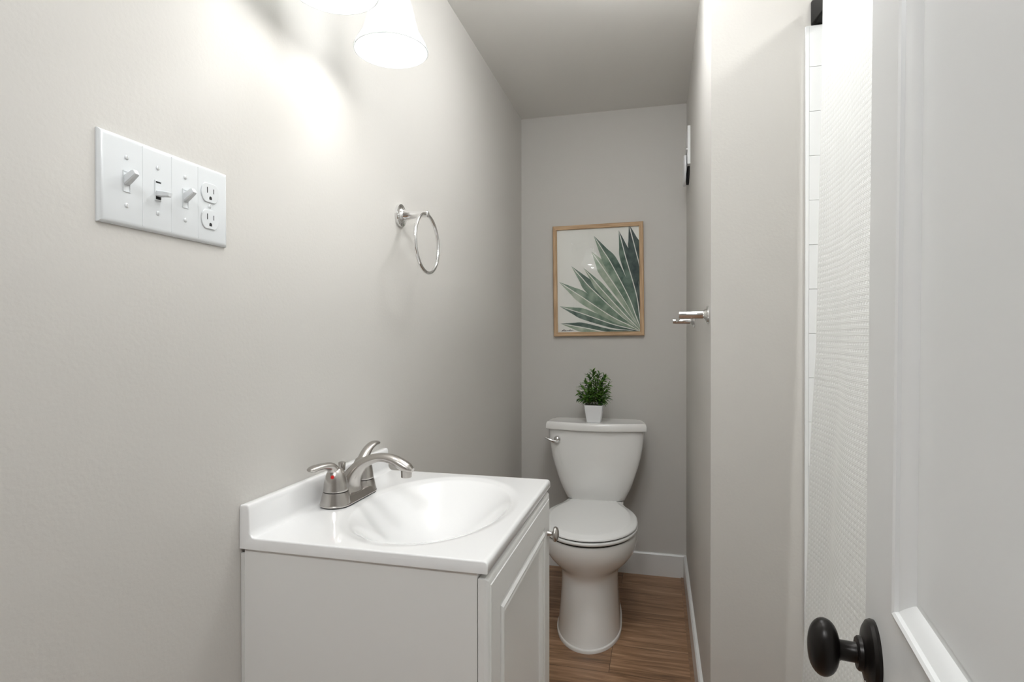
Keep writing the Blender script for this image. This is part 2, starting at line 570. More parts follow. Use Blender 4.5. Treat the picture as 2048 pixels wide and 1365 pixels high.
# shallow seams between the gangs
for y in (0.6034, 0.6492, 0.6962):
    box(bm, 0.0058, 0.00645, y - 0.0005, y + 0.0005, PZ0 + 0.005, PZ1 - 0.005)
obj('plate', bm, m_plate, sw, 25)
GY = [0.5800, 0.6267, 0.6727, 0.7180]
ZM = 1.3157
def toggle(gy, up, slide=False):
    bm = bmesh.new()
    # collar frame round the slot
    for a in ((gy - 0.0052, gy - 0.0042, ZM - 0.0123, ZM + 0.0123), (gy + 0.0042, gy + 0.0052, ZM - 0.0123, ZM + 0.0123),
              (gy - 0.0052, gy + 0.0052, ZM - 0.0133, ZM - 0.0121), (gy - 0.0052, gy + 0.0052, ZM + 0.0121, ZM + 0.0133)):
        box(bm, 0.0058, 0.0072, *a)
    o = obj('toggle_switch', bm, m_plate, sw, 25)
    if slide:
        tag(o, 'dimmer with a low sliding lever')
    bm = bmesh.new()
    box(bm, 0.0058, 0.0064, gy - 0.0043, gy + 0.0043, ZM - 0.0122, ZM + 0.0122)
    obj('slot', bm, m_dark if slide else m_plate, o, 0)
    bm = bmesh.new()
    c0 = Vector((0.004, gy, ZM))
    d = Vector((1, 0, 0.62 * up)).normalized() if not slide else Vector((1, 0.12, -0.12)).normalized()
    if slide: c0.z = ZM - 0.0035
    n = Vector((0, 1, 0)); u = d.cross(n)
    ln = 0.0205
    rings = []
    for t, wy, wu in ((0, 0.0043, 0.0058), (0.3, 0.0043, 0.0056), (0.9, 0.0038, 0.0045), (1.0, 0.0030, 0.0034)):
        if slide: wu *= 0.75
        p = c0 + d * (ln * t)
        rings.append([p + n * a * wy + u * b * wu for a, b in ((-1, -0.7), (-0.7, -1), (0.7, -1), (1, -0.7), (1, 0.7), (0.7, 1), (-0.7, 1), (-1, 0.7))])
    loft(bm, rings)
    if slide:
        box(bm, 0.0060, 0.0072, gy - 0.0042, gy + 0.0042, ZM - 0.0005, ZM + 0.0098)
    obj('lever', bm, m_plate, o, 30)
toggle(GY[0], 1); toggle(GY[1], -0.1, True); toggle(GY[2], 1)
def screw(y, z):
    bm = bmesh.new()
    lathe(bm, [(0.0031, 0.0056), (0.0031, 0.0066), (0.0022, 0.0074), (0.0, 0.0076)], (0, y, z), 'x', 16)
    box(bm, 0.00745, 0.00775, y - 0.0004, y + 0.0004, z - 0.0022, z + 0.0022, 1)
    obj('screw', bm, [m_plate, m_grout], sw, 40)
for gy in GY[:3]:
    for s in (-1, 1):
        screw(gy, ZM + s * 0.0303)
screw(GY[3], ZM - 0.001)
def receptacle(zc):
    gy = GY[3]
    bm = bmesh.new()
    pts = []
    for k in range(48):
        a = 2 * PI * k / 48
        y, z = 0.0172 * math.cos(a), 0.0172 * math.sin(a)
        z = max(-0.0142, min(0.0142, z))
        pts.append((y, z))
    rings = [[Vector((x, gy + y * s, zc + z * s)) for y, z in pts] for x, s in ((0.0055, 1.0), (0.0074, 1.0), (0.0080, 0.96))]
    loft(bm, rings)
    o = obj('outlet', bm, m_plate, sw, 30)
    bm = bmesh.new()
    box(bm, 0.0078, 0.00815, gy - 0.0070, gy - 0.0056, zc - 0.0008, zc + 0.0078)
    box(bm, 0.0078, 0.00815, gy + 0.0056, gy + 0.0068, zc - 0.0002, zc + 0.0070)
    ring = [Vector((0, 0.0025 * math.cos(a), 0.0025 * math.sin(a))) for a in [PI * k / 10 for k in range(11)]] + [Vector((0, -0.0025, -0.0025)), Vector((0, 0.0025, -0.0025))]
    loft(bm, [[Vector((x, gy, zc - 0.0075)) + r for r in ring] for x in (0.0078, 0.00815)])
    obj('slots', bm, m_dark, o, 0)
receptacle(ZM + 0.0190); receptacle(ZM - 0.0205)

# ------------------------------------------------------------------ vanity light
LYS = (0.832, 1.0385)
LX, LZR = 0.146, 1.688
vl = thing('vanity_light', (0.0, 0.935, 1.845), 'two-arm wall light with white frosted bell shades above the vanity', 'wall light')
bm = bmesh.new()
rings = []
for sc, x in ((1, 0.0), (1, 0.010), (0.94, 0.016), (0.80, 0.020)):
    rings.append([Vector((x, 0.935 + 0.155 * sc * (1 if math.cos(a) >= 0 else -1) * abs(math.cos(a)) ** 0.7, 1.845 + 0.055 * sc * (1 if math.sin(a) >= 0 else -1) * abs(math.sin(a)) ** 0.9)) for a in [2 * PI * k / 48 for k in range(48)]])
loft(bm, rings)
obj('backplate', bm, m_chrome, vl, 30)
for ly in LYS:
    bm = bmesh.new()
    p = catmull([(0.012, ly, 1.845), (0.05, ly, 1.862), (0.10, ly, 1.872), (0.136, ly, 1.862), (LX, ly, 1.838), (LX, ly, 1.815)], 8)
    tube(bm, [q + (0.0075, 0.0075) for q in p], 14, side=(0, 1, 0))
    lathe(bm, [(0.012, 0.0), (0.020, 0.004), (0.022, 0.010), (0.012, 0.014)], (0.012, ly, 1.845), 'x', 24)
    a = obj('arm', bm, m_chrome, vl, 40)
    bm = bmesh.new()
    lathe(bm, [(0.010, 1.828), (0.024, 1.824), (0.031, 1.812), (0.031, 1.803), (0.020, 1.800), (0.018, 1.765)], (LX, ly, 0), 'z', 32)
    obj('socket_cap', bm, m_chrome, vl, 35)
    bm = bmesh.new()
    prof = catmull([(0.029, 1.808), (0.034, 1.800), (0.0385, 1.784), (0.0445, 1.762), (0.0495, 1.740), (0.0555, 1.722), (0.0645, 1.706), (0.0705, 1.694), (0.0725, 1.686)], 5)
    inner = [(r - 0.0032, z + 0.0005) for r, z in prof][::-1]
    rim = [(0.0722, 1.6845), (0.0705, 1.6842)]
    lathe(bm, prof + rim + inner, (LX, ly, 0), 'z', 64, False, False)
    sh = obj('shade', bm, m_shade, vl, 60)
    bm = bmesh.new()
    R = 0.0295
    prof = [(0.013, 1.765), (0.0145, 1.752)]
    cz = 1.7165
    for k in range(3, 17):
        a = PI * k / 16
        prof.append((R * math.sin(a), cz + R * math.cos(a)))
    lathe(bm, prof, (LX, ly, 0), 'z', 28, True, True)
    obj('bulb', bm, m_bulb, vl, 60)

# ------------------------------------------------------------------ towel ring
RY, RZ = 1.3825, 1.4395
tr = thing('towel_ring', (0.0, RY, RZ), 'chrome towel ring hanging from a flared post on the left wall', 'towel ring')
bm = bmesh.new()
lathe(bm, [(0.0295, 0.0), (0.0300, 0.004), (0.0290, 0.007), (0.0255, 0.0085), (0.0235, 0.0085), (0.019, 0.011), (0.0155, 0.016)], (0, RY, RZ), 'x', 40)
obj('mount', bm, m_chrome, tr, 30)
bm = bmesh.new()
lathe(bm, [(0.0155, 0.015), (0.0135, 0.022), (0.0105, 0.035), (0.0085, 0.048), (0.0078, 0.062), (0.0085, 0.068), (0.0088, 0.079), (0.006, 0.0815)], (0, RY, RZ), 'x', 32)
obj('post', bm, m_chrome, tr, 35)
bm = bmesh.new()
RR = 0.076
pth = []
for k in range(72):
    a = 2 * PI * k / 72
    y, z = RR * math.sin(a), RR * math.cos(a) - RR
    pth.append((0.075 - z * 0.02, RY + 0.002 + y, RZ + z, 0.0047, 0.0047))
tube(bm, pth, 12, side=(1, 0, 0), closed=True)
obj('ring', bm, m_chrome, tr, 60)

# ------------------------------------------------------------------ framed print
FX, FZ = 0.3795, 1.3955
FW, FH = 0.4315, 0.537
YW = YB - 0.0012
fr = thing('framed_print', (FX, YW, FZ), 'oak-framed watercolour print of a palm frond above the toilet', 'picture', rot=(0, math.radians(-0.6), 0))
def frame_prof(x0, x1, z0, z1):
    # (inset, depth) from outer wall side to the inner lip
    return [[Vector((x0 + d, y, z0 + d)), Vector((x1 - d, y, z0 + d)), Vector((x1 - d, y, z1 - d)), Vector((x0 + d, y, z1 - d))]
            for d, y in ((0.0, 0.0), (0.0, -0.017), (0.0012, -0.0195), (0.004, -0.0205), (0.0085, -0.0195), (0.0145, -0.0185), (0.0172, -0.0195), (0.0195, -0.0180), (0.0200, -0.010), (0.0200, 0.0))]
bm = bmesh.new()
rr = frame_prof(-FW / 2, FW / 2, -FH / 2, FH / 2)
vr = loft(bm, rr, False, False)
bm.faces.ensure_lookup_table()
for f in bm.faces:
    c = f.calc_center_median()
    if abs(c.x) / (FW / 2) > abs(c.z) / (FH / 2) * 1.0 and abs(c.x) > FW / 2 - 0.021:
        f.material_index = 1
obj('frame', bm, [m_oak_h, m_oak_v], fr, 25, local=True)
OW, OH = FW / 2 - 0.0200, FH / 2 - 0.0200
bm = bmesh.new()
YA = -0.0085
box(bm, -OW, OW, YA, YA + 0.003, -OH, OH)
def art(x, y):
    u = (x - 169) / 798.0
    v = (1186 - y - 22 * (1 - u) * 0 ) / 1003.0
    return max(0.0, min(1.0, u)), max(0.0, min(1.0, v))
lay = [0]
def frond(pts, widths, mL, mR, gap=0.004):
    """pts: centreline in art pixels, tip to base; widths: half widths in px (left,right of travel)"""
    lay[0] += 1
    y = YA - 0.00012 * lay[0]
    C = catmull([p + w for p, w in zip(pts, widths)], 6)
    n = len(C)
    L, R, CL, CR = [], [], [], []
    for i, c in enumerate(C):
        a, b = C[max(i - 1, 0)], C[min(i + 1, n - 1)]
        tx, ty = b[0] - a[0], b[1] - a[1]
        l = math.hypot(tx, ty) or 1
        nx, ny = -ty / l, tx / l
        g = min(4.2, 0.25 * max(c[2], 0))
        q = lambda s: (c[0] + nx * s, c[1] + ny * s)
        for lst, s in ((L, -c[2]), (CL, -g), (CR, g), (R, c[3])):
            u, v = art(*q(s))
            lst.append(Vector(((u * 2 - 1) * OW, y, (v * 2 - 1) * OH)))
    for A, B, mi in ((L, CL, mL), (CL, CR, 0), (CR, R, mR)):
        va = [bm.verts.new(p) for p in A]; vb = [bm.verts.new(p) for p in B]
        for i in range(n - 1):
            try:
                f = bm.faces.new((va[i], vb[i], vb[i + 1], va[i + 1])); f.material_index = mi
            except ValueError:
                pass
BASE = (985, 1190)
W5 = lambda a: [(0.5, 0.5), (a * 0.62, a * 0.62), (a, a), (a * 0.72, a * 0.72), (a * 0.34, a * 0.34), (3, 3)]
def fr_leaf(tip, mid1, mid2, w, mL, mR):
    q = lambda a, b, t: (a[0] + (b[0] - a[0]) * t, a[1] + (b[1] - a[1]) * t)
    pts = [tip, q(tip, mid1, 0.55), mid1, mid2, q(mid2, BASE, 0.55), BASE]
    frond(pts, W5(w), mL, mR)
# material slots: 0 paper 1 dark 2 mid 3 pale 4 slate 5 ink
fr_leaf((195, 1100), (420, 1142), (680, 1195), 46, 1, 3)
fr_leaf((510, 405), (640, 600), (820, 880), 62, 3, 3)
fr_leaf((190, 930), (430, 1012), (700, 1112), 52, 2, 1)
fr_leaf((310, 540), (500, 760), (760, 1010), 60, 1, 2)
fr_leaf((185, 690), (420, 850), (690, 1035), 58, 2, 3)
fr_leaf((430, 560), (600, 770), (810, 1010), 44, 2, 3)
fr_leaf((535, 255), (700, 530), (860, 850), 68, 1, 2)
fr_leaf((872, 160), (930, 400), (1010, 760), 62, 4, 4)
fr_leaf((775, 215), (840, 480), (935, 830), 56, 4, 1)
# small pencilled signature
def stroke(pts, w=1.6):
    lay[0] += 1
    y = YA - 0.0024
    C = catmull(pts, 5)
    for a, b in zip(C, C[1:]):
        tx, ty = b[0] - a[0], b[1] - a[1]
        l = math.hypot(tx, ty) or 1
        nx, ny = -ty / l * w, tx / l * w
        P = []
        for p in ((a[0] - nx, a[1] - ny), (a[0] + nx, a[1] + ny), (b[0] + nx, b[1] + ny), (b[0] - nx, b[1] - ny)):
            u, v = art(*p)
            P.append(Vector(((u * 2 - 1) * OW, y, (v * 2 - 1) * OH)))
        poly(bm, P, 5)
stroke([(205, 1176), (215, 1172), (232, 1158), (226, 1172), (236, 1172), (244, 1164), (240, 1173), (252, 1172)])
stroke([(210, 1168), (240, 1164)])
stroke([(254, 1172), (262, 1168), (268, 1172), (276, 1168), (284, 1172), (292, 1156), (288, 1172), (298, 1166), (304, 1172), (314, 1166), (322, 1172)])
obj('print', bm, [m_paper, g1, g2, g3, g4, m_ink], fr, 0, local=True)
bm = bmesh.new()
poly(bm, [(-OW, -0.0125, -OH), (OW, -0.0125, -OH), (OW, -0.0125, OH), (-OW, -0.0125, OH)])
obj('glass', bm, m_pane, fr, 0, local=True)

# ------------------------------------------------------------------ vanity cabinet
VY0, VY1 = 0.786, 1.2813
CY0, CY1 = 0.7895, 1.2765
cab = thing('vanity_cabinet', (0.2, 1.0335, 0.0), 'small white vanity cabinet with one raised-panel door under the sink', 'cabinet')
ZT = 0.776
bm = bmesh.new()
box(bm, 0.0065, 0.4025, CY0 + 0.001, CY0 + 0.016, 0.0, ZT)
box(bm, 0.0065, 0.4025, CY1 - 0.016, CY1 - 0.001, 0.0, ZT)
box(bm, 0.0065, 0.012, CY0 + 0.016, CY1 - 0.016, 0.08, ZT)
box(bm, 0.012, 0.4025, CY0 + 0.016, CY1 - 0.016, 0.08, 0.095)
box(bm, 0.36, 0.375, CY0 + 0.016, CY1 - 0.016, 0.0, 0.08)
box(bm, 0.385, 0.4025, CY0 + 0.016, CY1 - 0.016, ZT - 0.04, ZT)
obj('body', bm, m_cab, cab, 0)
bm = bmesh.new()
box(bm, 0.0005, 0.0065, CY0 - 0.0005, CY0 + 0.004, 0.0, ZT - 0.008)
obj('scribe_strip', bm, m_trim, cab, 0)
# door: near edge, rounded lip, flat frame, moulding, centre panel
bm = bmesh.new()
X0, XF = 0.4040, 0.4195
dz0, dz1 = 0.095, ZT - 0.009
steps = [(0.0, X0), (0.0, XF - 0.006), (0.0012, XF - 0.0035), (0.0035, XF - 0.0012), (0.007, XF - 0.0003), (0.011, XF), (0.0122, XF + 0.0012), (0.0135, XF + 0.0012),
         (0.060, XF + 0.0012), (0.0615, XF - 0.0030), (0.065, XF - 0.0034), (0.0685, XF + 0.0010), (0.073, XF + 0.0036), (0.0775, XF + 0.0022), (0.079, XF - 0.0004), (0.081, XF - 0.0004), (0.084, XF + 0.0018), (0.088, XF + 0.0014), (0.095, XF - 0.0030), (0.097, XF - 0.0055), (0.099, XF - 0.0058)]
rings = [[Vector((x, CY0 + d, dz0 + d)), Vector((x, CY1 - d, dz0 + d)), Vector((x, CY1 - d, dz1 - d)), Vector((x, CY0 + d, dz1 - d))] for d, x in steps]
loft(bm, rings)
cd = obj('door', bm, m_cab, cab, 18)
KY, KZc = 1.246, 0.683
bm = bmesh.new()
lathe(bm, [(0.0055, 0.4205), (0.0048, 0.424), (0.0042, 0.430), (0.0070, 0.4325), (0.0150, 0.4340), (0.0164, 0.4365), (0.0162, 0.4395), (0.0140, 0.4425), (0.0085, 0.4448), (0.0, 0.4455)], (0, KY, KZc), 'x', 36)
obj('knob', bm, m_nickel, cd, 40)

# ------------------------------------------------------------------ vanity top with integral basin
vt = thing('washbasin', (0.21, 1.0335, ZT), 'glossy white vanity top with an oval basin and low backsplash', 'sink')
XV, ZV, ZS = 0.4198, 0.7947, 0.8476
prof = [(0.0005, ZT + 0.0004), (0.0005, ZS - 0.003), (0.0012, ZS - 0.0008), (0.0035, ZS), (0.0125, ZS), (0.0150, ZS - 0.0006), (0.0166, ZS - 0.003), (0.0175, 0.8385), (0.0180, 0.822), (0.0185, 0.8065)]
for k in range(1, 7):
    a = PI / 2 * k / 6
    prof.append((0.0185 + 0.010 * (1 - math.cos(a)), 0.8065 - (0.8065 - ZV) * math.sin(a)))
nfl = 150
for k in range(1, nfl + 1):
    prof.append((0.0285 + (XV - 0.0065 - 0.0285) * k / nfl, ZV))
for k in range(1, 6):
    a = PI / 2 * k / 5
    prof.append((XV - 0.0065 + 0.0065 * math.sin(a), ZV - 0.0065 * (1 - math.cos(a))))
prof += [(XV, ZT + 0.002), (XV - 0.001, ZT + 0.0004)]
BCX, BCY, BA, BB = 0.2385, 1.0335, 0.143, 0.205
def dip(x, y):
    r = math.hypot((x - BCX) / BA, (y - BCY) / BB)
    d = 0.0
    if r < 1.12:                              # soft shallow shoulder
        t = min(1, (1.12 - r) / 0.16); d += 0.0040 * t * t * (3 - 2 * t)
    if r < 1.0:
        d += 0.098 * (1 - r * r) ** 1.22
    return d
ys = [VY0, VY0 + 0.0008, VY0 + 0.002] + [VY0 + 0.004 + (VY1 - VY0 - 0.008) * k / 180 for k in range(181)] + [VY1 - 0.002, VY1 - 0.0008, VY1]
def edge_in(y):
    d = min(y - VY0, VY1 - y)
    return 0.0022 * (1 - math.sqrt(max(0, 1 - (1 - min(d / 0.002, 1)) ** 2)))
rings = []
cxp, czp = 0.2, 0.785
for y in ys:
    e = edge_in(y)
    ring = []
    for x, z in prof:
        zz = z - (dip(x, y) if 0.029 < x < XV - 0.006 else 0.0)
        if z > ZT + 0.003: zz -= e
        xx = x
        if e and z > ZV + 0.008 and x > 0.010: xx -= e
        ring.append(Vector((xx, y, zz)))
    rings.append(ring)
bm = bmesh.new()
vr = loft(bm, rings, False, False, closed=False)
bm.faces.new(vr[0][::-1]); bm.faces.new(vr[-1])
# underside strips round the bowl
for a in ((0.001, 0.05, VY0, VY1), (0.405, XV - 0.001, VY0, VY1), (0.05, 0.405, VY0, VY0 + 0.02), (0.05, 0.405, VY1 - 0.02, VY1)):
    poly(bm, [(a[0], a[2], ZT + 0.0004), (a[1], a[2], ZT + 0.0004), (a[1], a[3], ZT + 0.0004), (a[0], a[3], ZT + 0.0004)])
o = obj('basin_top', bm, m_marble, vt, 50)
bm = bmesh.new()
zd = ZV - dip(BCX, BCY)
lathe(bm, [(0.024, 0.0), (0.024, 0.0022), (0.020, 0.0032), (0.016, 0.0015), (0.015, 0.004), (0.0, 0.0055)], (BCX, BCY, zd - 0.0002), 'z', 36)
obj('drain', bm, m_nickel, vt, 30)

# ------------------------------------------------------------------ faucet
FCX, FCY, FZ0 = 0.0555, 1.0325, ZV + 0.0003
fa = thing('faucet', (FCX, FCY, FZ0), 'brushed nickel two-handle faucet with arched spout on the white sink', 'faucet')
def stadium(cx, cy, hl, r, z, n=20):
    P = []
    for k in range(n + 1):
        a = -PI / 2 + PI * k / n
        P.append(Vector((cx + r * math.sin(-a) * 1.0, cy + hl + r * math.cos(a), z)))
    for k in range(n + 1):
        a = -PI / 2 + PI * k / n
        P.append(Vector((cx - r * math.sin(-a), cy - hl - r * math.cos(a), z)))
    return P
HL = 0.0508
bm = bmesh.new()
loft(bm, [stadium(FCX, FCY, HL, r, FZ0 + z) for r, z in ((0.0285, 0), (0.0285, 0.0022))])
obj('gasket', bm, m_gasket_shade, fa, 30)
bm = bmesh.new()
loft(bm, [stadium(FCX, FCY, HL, r, FZ0 + z) for r, z in ((0.0298, 0.002), (0.0300, 0.004), (0.0285, 0.007), (0.0268, 0.0135), (0.0245, 0.0165), (0.018, 0.0175))])
for s in (-1, 1):
    lathe(bm, [(0.0298, 0.003), (0.0292, 0.006), (0.0268, 0.016), (0.0247, 0.0255), (0.0240, 0.0275), (0.020, 0.0280)], (FCX, FCY + s * HL, FZ0), 'z', 40)
obj('base', bm, m_nickel, fa, 30)
# spout: rings in the plane of the arch, oval in section
sp = [(0.0550, 0.003, 0.0275, 0.043), (0.0555, 0.012, 0.0255, 0.036), (0.0580, 0.032, 0.0205, 0.0265), (0.0665, 0.051, 0.0162, 0.0205), (0.0805, 0.0670, 0.0128, 0.0168), (0.0985, 0.0780, 0.0105, 0.0142), (0.1180, 0.0845, 0.0090, 0.0126), (0.1370, 0.0850, 0.0092, 0.0128), (0.1550, 0.0808, 0.0102, 0.0134), (0.1700, 0.0735, 0.0112, 0.0138), (0.1845, 0.0660, 0.0098, 0.0125), (0.1930, 0.0640, 0.0040, 0.0070)]
C = catmull(sp, 5)
rings = []
for i, c in enumerate(C):
    a, b = C[max(i - 1, 0)], C[min(i + 1, len(C) - 1)]
    t = Vector((b[0] - a[0], 0, b[1] - a[1])).normalized()
    n = Vector((-t.z, 0, t.x))
    p = Vector((c[0], FCY, FZ0 + c[1]))
    rings.append([p + n * (c[2] * math.cos(q)) * (1 if math.cos(q) > 0 else 0.92) + Vector((0, 1, 0)) * (c[3] * math.sin(q)) for q in [2 * PI * k / 28 for k in range(28)]])
bm = bmesh.new()
loft(bm, rings)
obj('spout', bm, m_nickel, fa, 45)
bm = bmesh.new()
lathe(bm, [(0.0100, 0.0495), (0.0105, 0.0500), (0.0108, 0.0575), (0.0112, 0.064)], (0.1795, FCY, FZ0), 'z', 32)
obj('aerator', bm, m_nickel, fa, 30)
def handle(s, pts, dot, dm):
    hy = FCY + s * HL
    bm = bmesh.new()
    lathe(bm, [(0.0222, 0.0285), (0.0232, 0.0290), (0.0234, 0.0315), (0.0228, 0.0335), (0.0222, 0.042), (0.0203, 0.053), (0.0172, 0.062), (0.0135, 0.069), (0.008, 0.0735), (0.0, 0.0745)], (FCX, hy, FZ0), 'z', 40)
    P = catmull(pts, 6)
    tube(bm, [(q[0], q[1], FZ0 + q[2], q[3], q[4]) for q in P], 18, side=(1, 0, 0))
    h = obj('handle', bm, m_nickel, fa, 50)
    bm = bmesh.new()
    d = Vector(dot[1]).normalized()
    lathe(bm, [(0.0034, -0.003), (0.0034, 0.0008), (0.0, 0.0012)], dot[0], axes_for(d), 20)
    k = obj('temperature_dot', bm, dm, h, 30)
    k['label'] = 'red hot-water dot' if s < 0 else 'blue cold-water dot'
ny, fy = FCY - HL, FCY + HL
handle(-1, [(0.0555, ny + 0.004, 0.045, 0.012, 0.014), (0.0545, ny - 0.001, 0.062, 0.0125, 0.0125), (0.0520, ny - 0.012, 0.0765, 0.0115, 0.0085), (0.0475, ny - 0.026, 0.0805, 0.0105, 0.0062), (0.0420, ny - 0.040, 0.0808, 0.0108, 0.0056), (0.0375, ny - 0.052, 0.0792, 0.0105, 0.0056), (0.0355, ny - 0.0580, 0.0795, 0.006, 0.003)],
       ((FCX + 0.0040, ny - 0.0180, FZ0 + 0.0585), (0.22, -1, 0.35)), m_red)
handle(1, [(0.0555, fy - 0.004, 0.045, 0.012, 0.014), (0.0555, fy + 0.001, 0.062, 0.0125, 0.0125), (0.0560, fy + 0.012, 0.0770, 0.0115, 0.0088), (0.0570, fy + 0.026, 0.0875, 0.0105, 0.0066), (0.0590, fy + 0.042, 0.0935, 0.0105, 0.0052), (0.0600, fy + 0.055, 0.0935, 0.0095, 0.0045), (0.0605, fy + 0.0605, 0.0925, 0.004, 0.002)],
       ((FCX + 0.0040, fy + 0.0180, FZ0 + 0.0585), (0.22, 1, 0.35)), m_blue)
bm = bmesh.new()
lathe(bm, [(0.0032, 0.012), (0.0032, 0.052), (0.0062, 0.0545), (0.0066, 0.060), (0.0074, 0.0685), (0.0068, 0.0705), (0.0, 0.0722)], (0.0350, FCY + 0.006, FZ0), 'z', 28)
obj('lift_rod', bm, m_nickel, fa, 35)

# ------------------------------------------------------------------ toilet
to = thing('toilet', (0.384, 2.72, 0.0), 'white two-piece toilet with closed lid at the end of the alcove', 'toilet', rot=(0, 0, math.radians(2)))
def sgn(v): return 1 if v >= 0 else -1
def tank_ring(hw, yf, yb, z, bow=0.025, n=64, e=0.30):
    """rounded rectangle with a bowed front; local coordinates"""
    P = []
    cy = (yf + yb) / 2; hd = (yb - yf) / 2
    for k in range(n):
        a = 2 * PI * k / n
        x = hw * sgn(math.cos(a)) * abs(math.cos(a)) ** e
        y = hd * sgn(math.sin(a)) * abs(math.sin(a)) ** e
        if y < 0:
            y -= bow * (1 - (x / hw) ** 2) * (-y / hd)
        P.append(Vector((x, cy + y, z)))
    return P
# tank
bm = bmesh.new()
tk = [(0.122, -0.150, -0.045, 0.392), (0.130, -0.160, -0.036, 0.397), (0.138, -0.163, -0.034, 0.415), (0.151, -0.165, -0.032, 0.440), (0.163, -0.167, -0.030, 0.470), (0.1745, -0.168, -0.029, 0.505), (0.187, -0.168, -0.028, 0.545), (0.1975, -0.168, -0.027, 0.585), (0.2060, -0.168, -0.026, 0.630), (0.2120, -0.168, -0.025, 0.675), (0.2140, -0.168, -0.025, 0.704)]
loft(bm, [tank_ring(hw, yf, yb, z, 0.028, e=0.22) for hw, yf, yb, z in tk])
obj('tank', bm, m_porc, to, 50, local=True)
def lid_ring(d, z):
    """outline of the tank lid, inset by d"""
    P = []
    for k in range(13):                       # bowed front, left to right
        t = k / 12 * 2 - 1
        P.append(((0.2215 - d) * t, -0.177 - 0.034 * (1 - t * t) + d))
    P += [(0.2230 - d, -0.168 + d * .5), (0.2220 - d, -0.120), (0.2160 - d, -0.075), (0.2050 - d, -0.040 - d * .3), (0.1900 - d, -0.022 - d)]
    P += [(0.1900 * (1 - 2 * k / 8), -0.019 - d) for k in range(1, 8)]
    P += [(-0.1900 + d, -0.022 - d), (-0.2050 + d, -0.040 - d * .3), (-0.2160 + d, -0.075), (-0.2220 + d, -0.120), (-0.2230 + d, -0.168 + d * .5)]
    return [Vector((x, y, z)) for x, y in P]
bm = bmesh.new()
loft(bm, [lid_ring(d, z) for d, z in ((0.003, 0.7060), (0.001, 0.7075), (0.0, 0.711), (0.0005, 0.728), (0.002, 0.7345), (0.0045, 0.7385), (0.008, 0.7405), (0.012, 0.7410), (0.017, 0.7400), (0.020, 0.7398))])
obj('tank_lid', bm, m_porc, to, 40, local=True)
# flush lever
bm = bmesh.new()
lx, lz, ly = -0.168, 0.664, -0.180
lathe(bm, [(0.0158, 0.0), (0.0158, -0.006), (0.0145, -0.011), (0.0110, -0.0155), (0.006, -0.018), (0.0, -0.0188)], (lx, ly, lz), 'y', 32)
P = catmull([(lx + 0.004, ly - 0.012, lz - 0.010, 0.0065, 0.0055), (lx - 0.014, ly - 0.016, lz - 0.0085, 0.0065, 0.005), (lx - 0.034, ly - 0.018, lz - 0.002, 0.0055, 0.0042), (lx - 0.052, ly - 0.016, lz + 0.0065, 0.0035, 0.003), (lx - 0.056, ly - 0.015, lz + 0.008, 0.001, 0.001)], 6)
tube(bm, P, 14, side=(0, 0, 1))
obj('flush_lever', bm, m_chrome, to, 45, local=True)
# bowl and pedestal
def egg(hw, yf, yb, yc, z, n=64, ef=1.0, eb=0.8):
    P = []
    for k in range(n):
        a = 2 * PI * k / n
        c, s = math.cos(a), math.sin(a)
        e = ef if s < 0 else eb
        x = hw * sgn(c) * abs(c) ** e
        y = (yc - yf if s < 0 else yb - yc) * sgn(s) * abs(s) ** e
        P.append(Vector((x, yc + y, z)))
    return P
bm = bmesh.new()
bw = [(0.150, -0.700, -0.225, -0.500, 0.3865), (0.176, -0.724, -0.215, -0.500, 0.3850), (0.181, -0.7285, -0.213, -0.500, 0.3800), (0.1825, -0.7300, -0.212, -0.500, 0.3700), (0.1825, -0.7295, -0.212, -0.500, 0.358),
      (0.1810, -0.7275, -0.210, -0.500, 0.345), (0.1765, -0.7225, -0.205, -0.500, 0.326), (0.1680, -0.7130, -0.200, -0.495, 0.306), (0.1540, -0.698, -0.190, -0.490, 0.285), (0.1365, -0.680, -0.180, -0.485, 0.266), (0.1220, -0.664, -0.172, -0.480, 0.252), (0.1130, -0.654, -0.165, -0.480, 0.240),
      (0.1095, -0.650, -0.160, -0.480, 0.225), (0.1080, -0.652, -0.155, -0.480, 0.200), (0.1085, -0.661, -0.150, -0.485, 0.160), (0.1110, -0.673, -0.145, -0.490, 0.110), (0.1150, -0.686, -0.140, -0.495, 0.060), (0.1185, -0.698, -0.138, -0.500, 0.022), (0.1190, -0.702, -0.138, -0.500, 0.0135),
      (0.1225, -0.7075, -0.136, -0.500, 0.0125), (0.1235, -0.7095, -0.136, -0.500, 0.0105), (0.1230, -0.7095, -0.136, -0.500, 0.0)]
loft(bm, [egg(*r) for r in bw])
obj('bowl', bm, m_porc, to, 50, local=True)
bm = bmesh.new()                              # deck joining bowl and tank
loft(bm, [tank_ring(hw, yf, yb, z, 0.0, e=0.35) for hw, yf, yb, z in ((0.09, -0.30, -0.06, 0.27), (0.115, -0.31, -0.05, 0.31), (0.122, -0.315, -0.045, 0.350), (0.125, -0.318, -0.042, 0.380), (0.122, -0.315, -0.045, 0.3905))])
obj('deck', bm, m_porc, to, 50, local=True)
def seat_outline(d):
    half = [(0.0, -0.2365 - d * 0.9), (0.060, -0.2365 - d * .9), (0.106 - d * .6, -0.2370 - d * .9), (0.1185 - d * .9, -0.2450 - d * .5), (0.1245 - d, -0.268), (0.136 - d, -0.305), (0.155 - d, -0.345), (0.1715 - d, -0.390), (0.1815 - d, -0.440), (0.1850 - d, -0.500)]
    h = catmull(half, 4)
    for k in range(1, 17):
        a = PI / 2 * k / 16
        h.append(((0.1850 - d) * math.cos(a), -0.500 - (0.2405 - d) * math.sin(a)))
    R = [(x, y) for x, y in h]
    return R + [(-x, y) for x, y in R[-2:0:-1]]
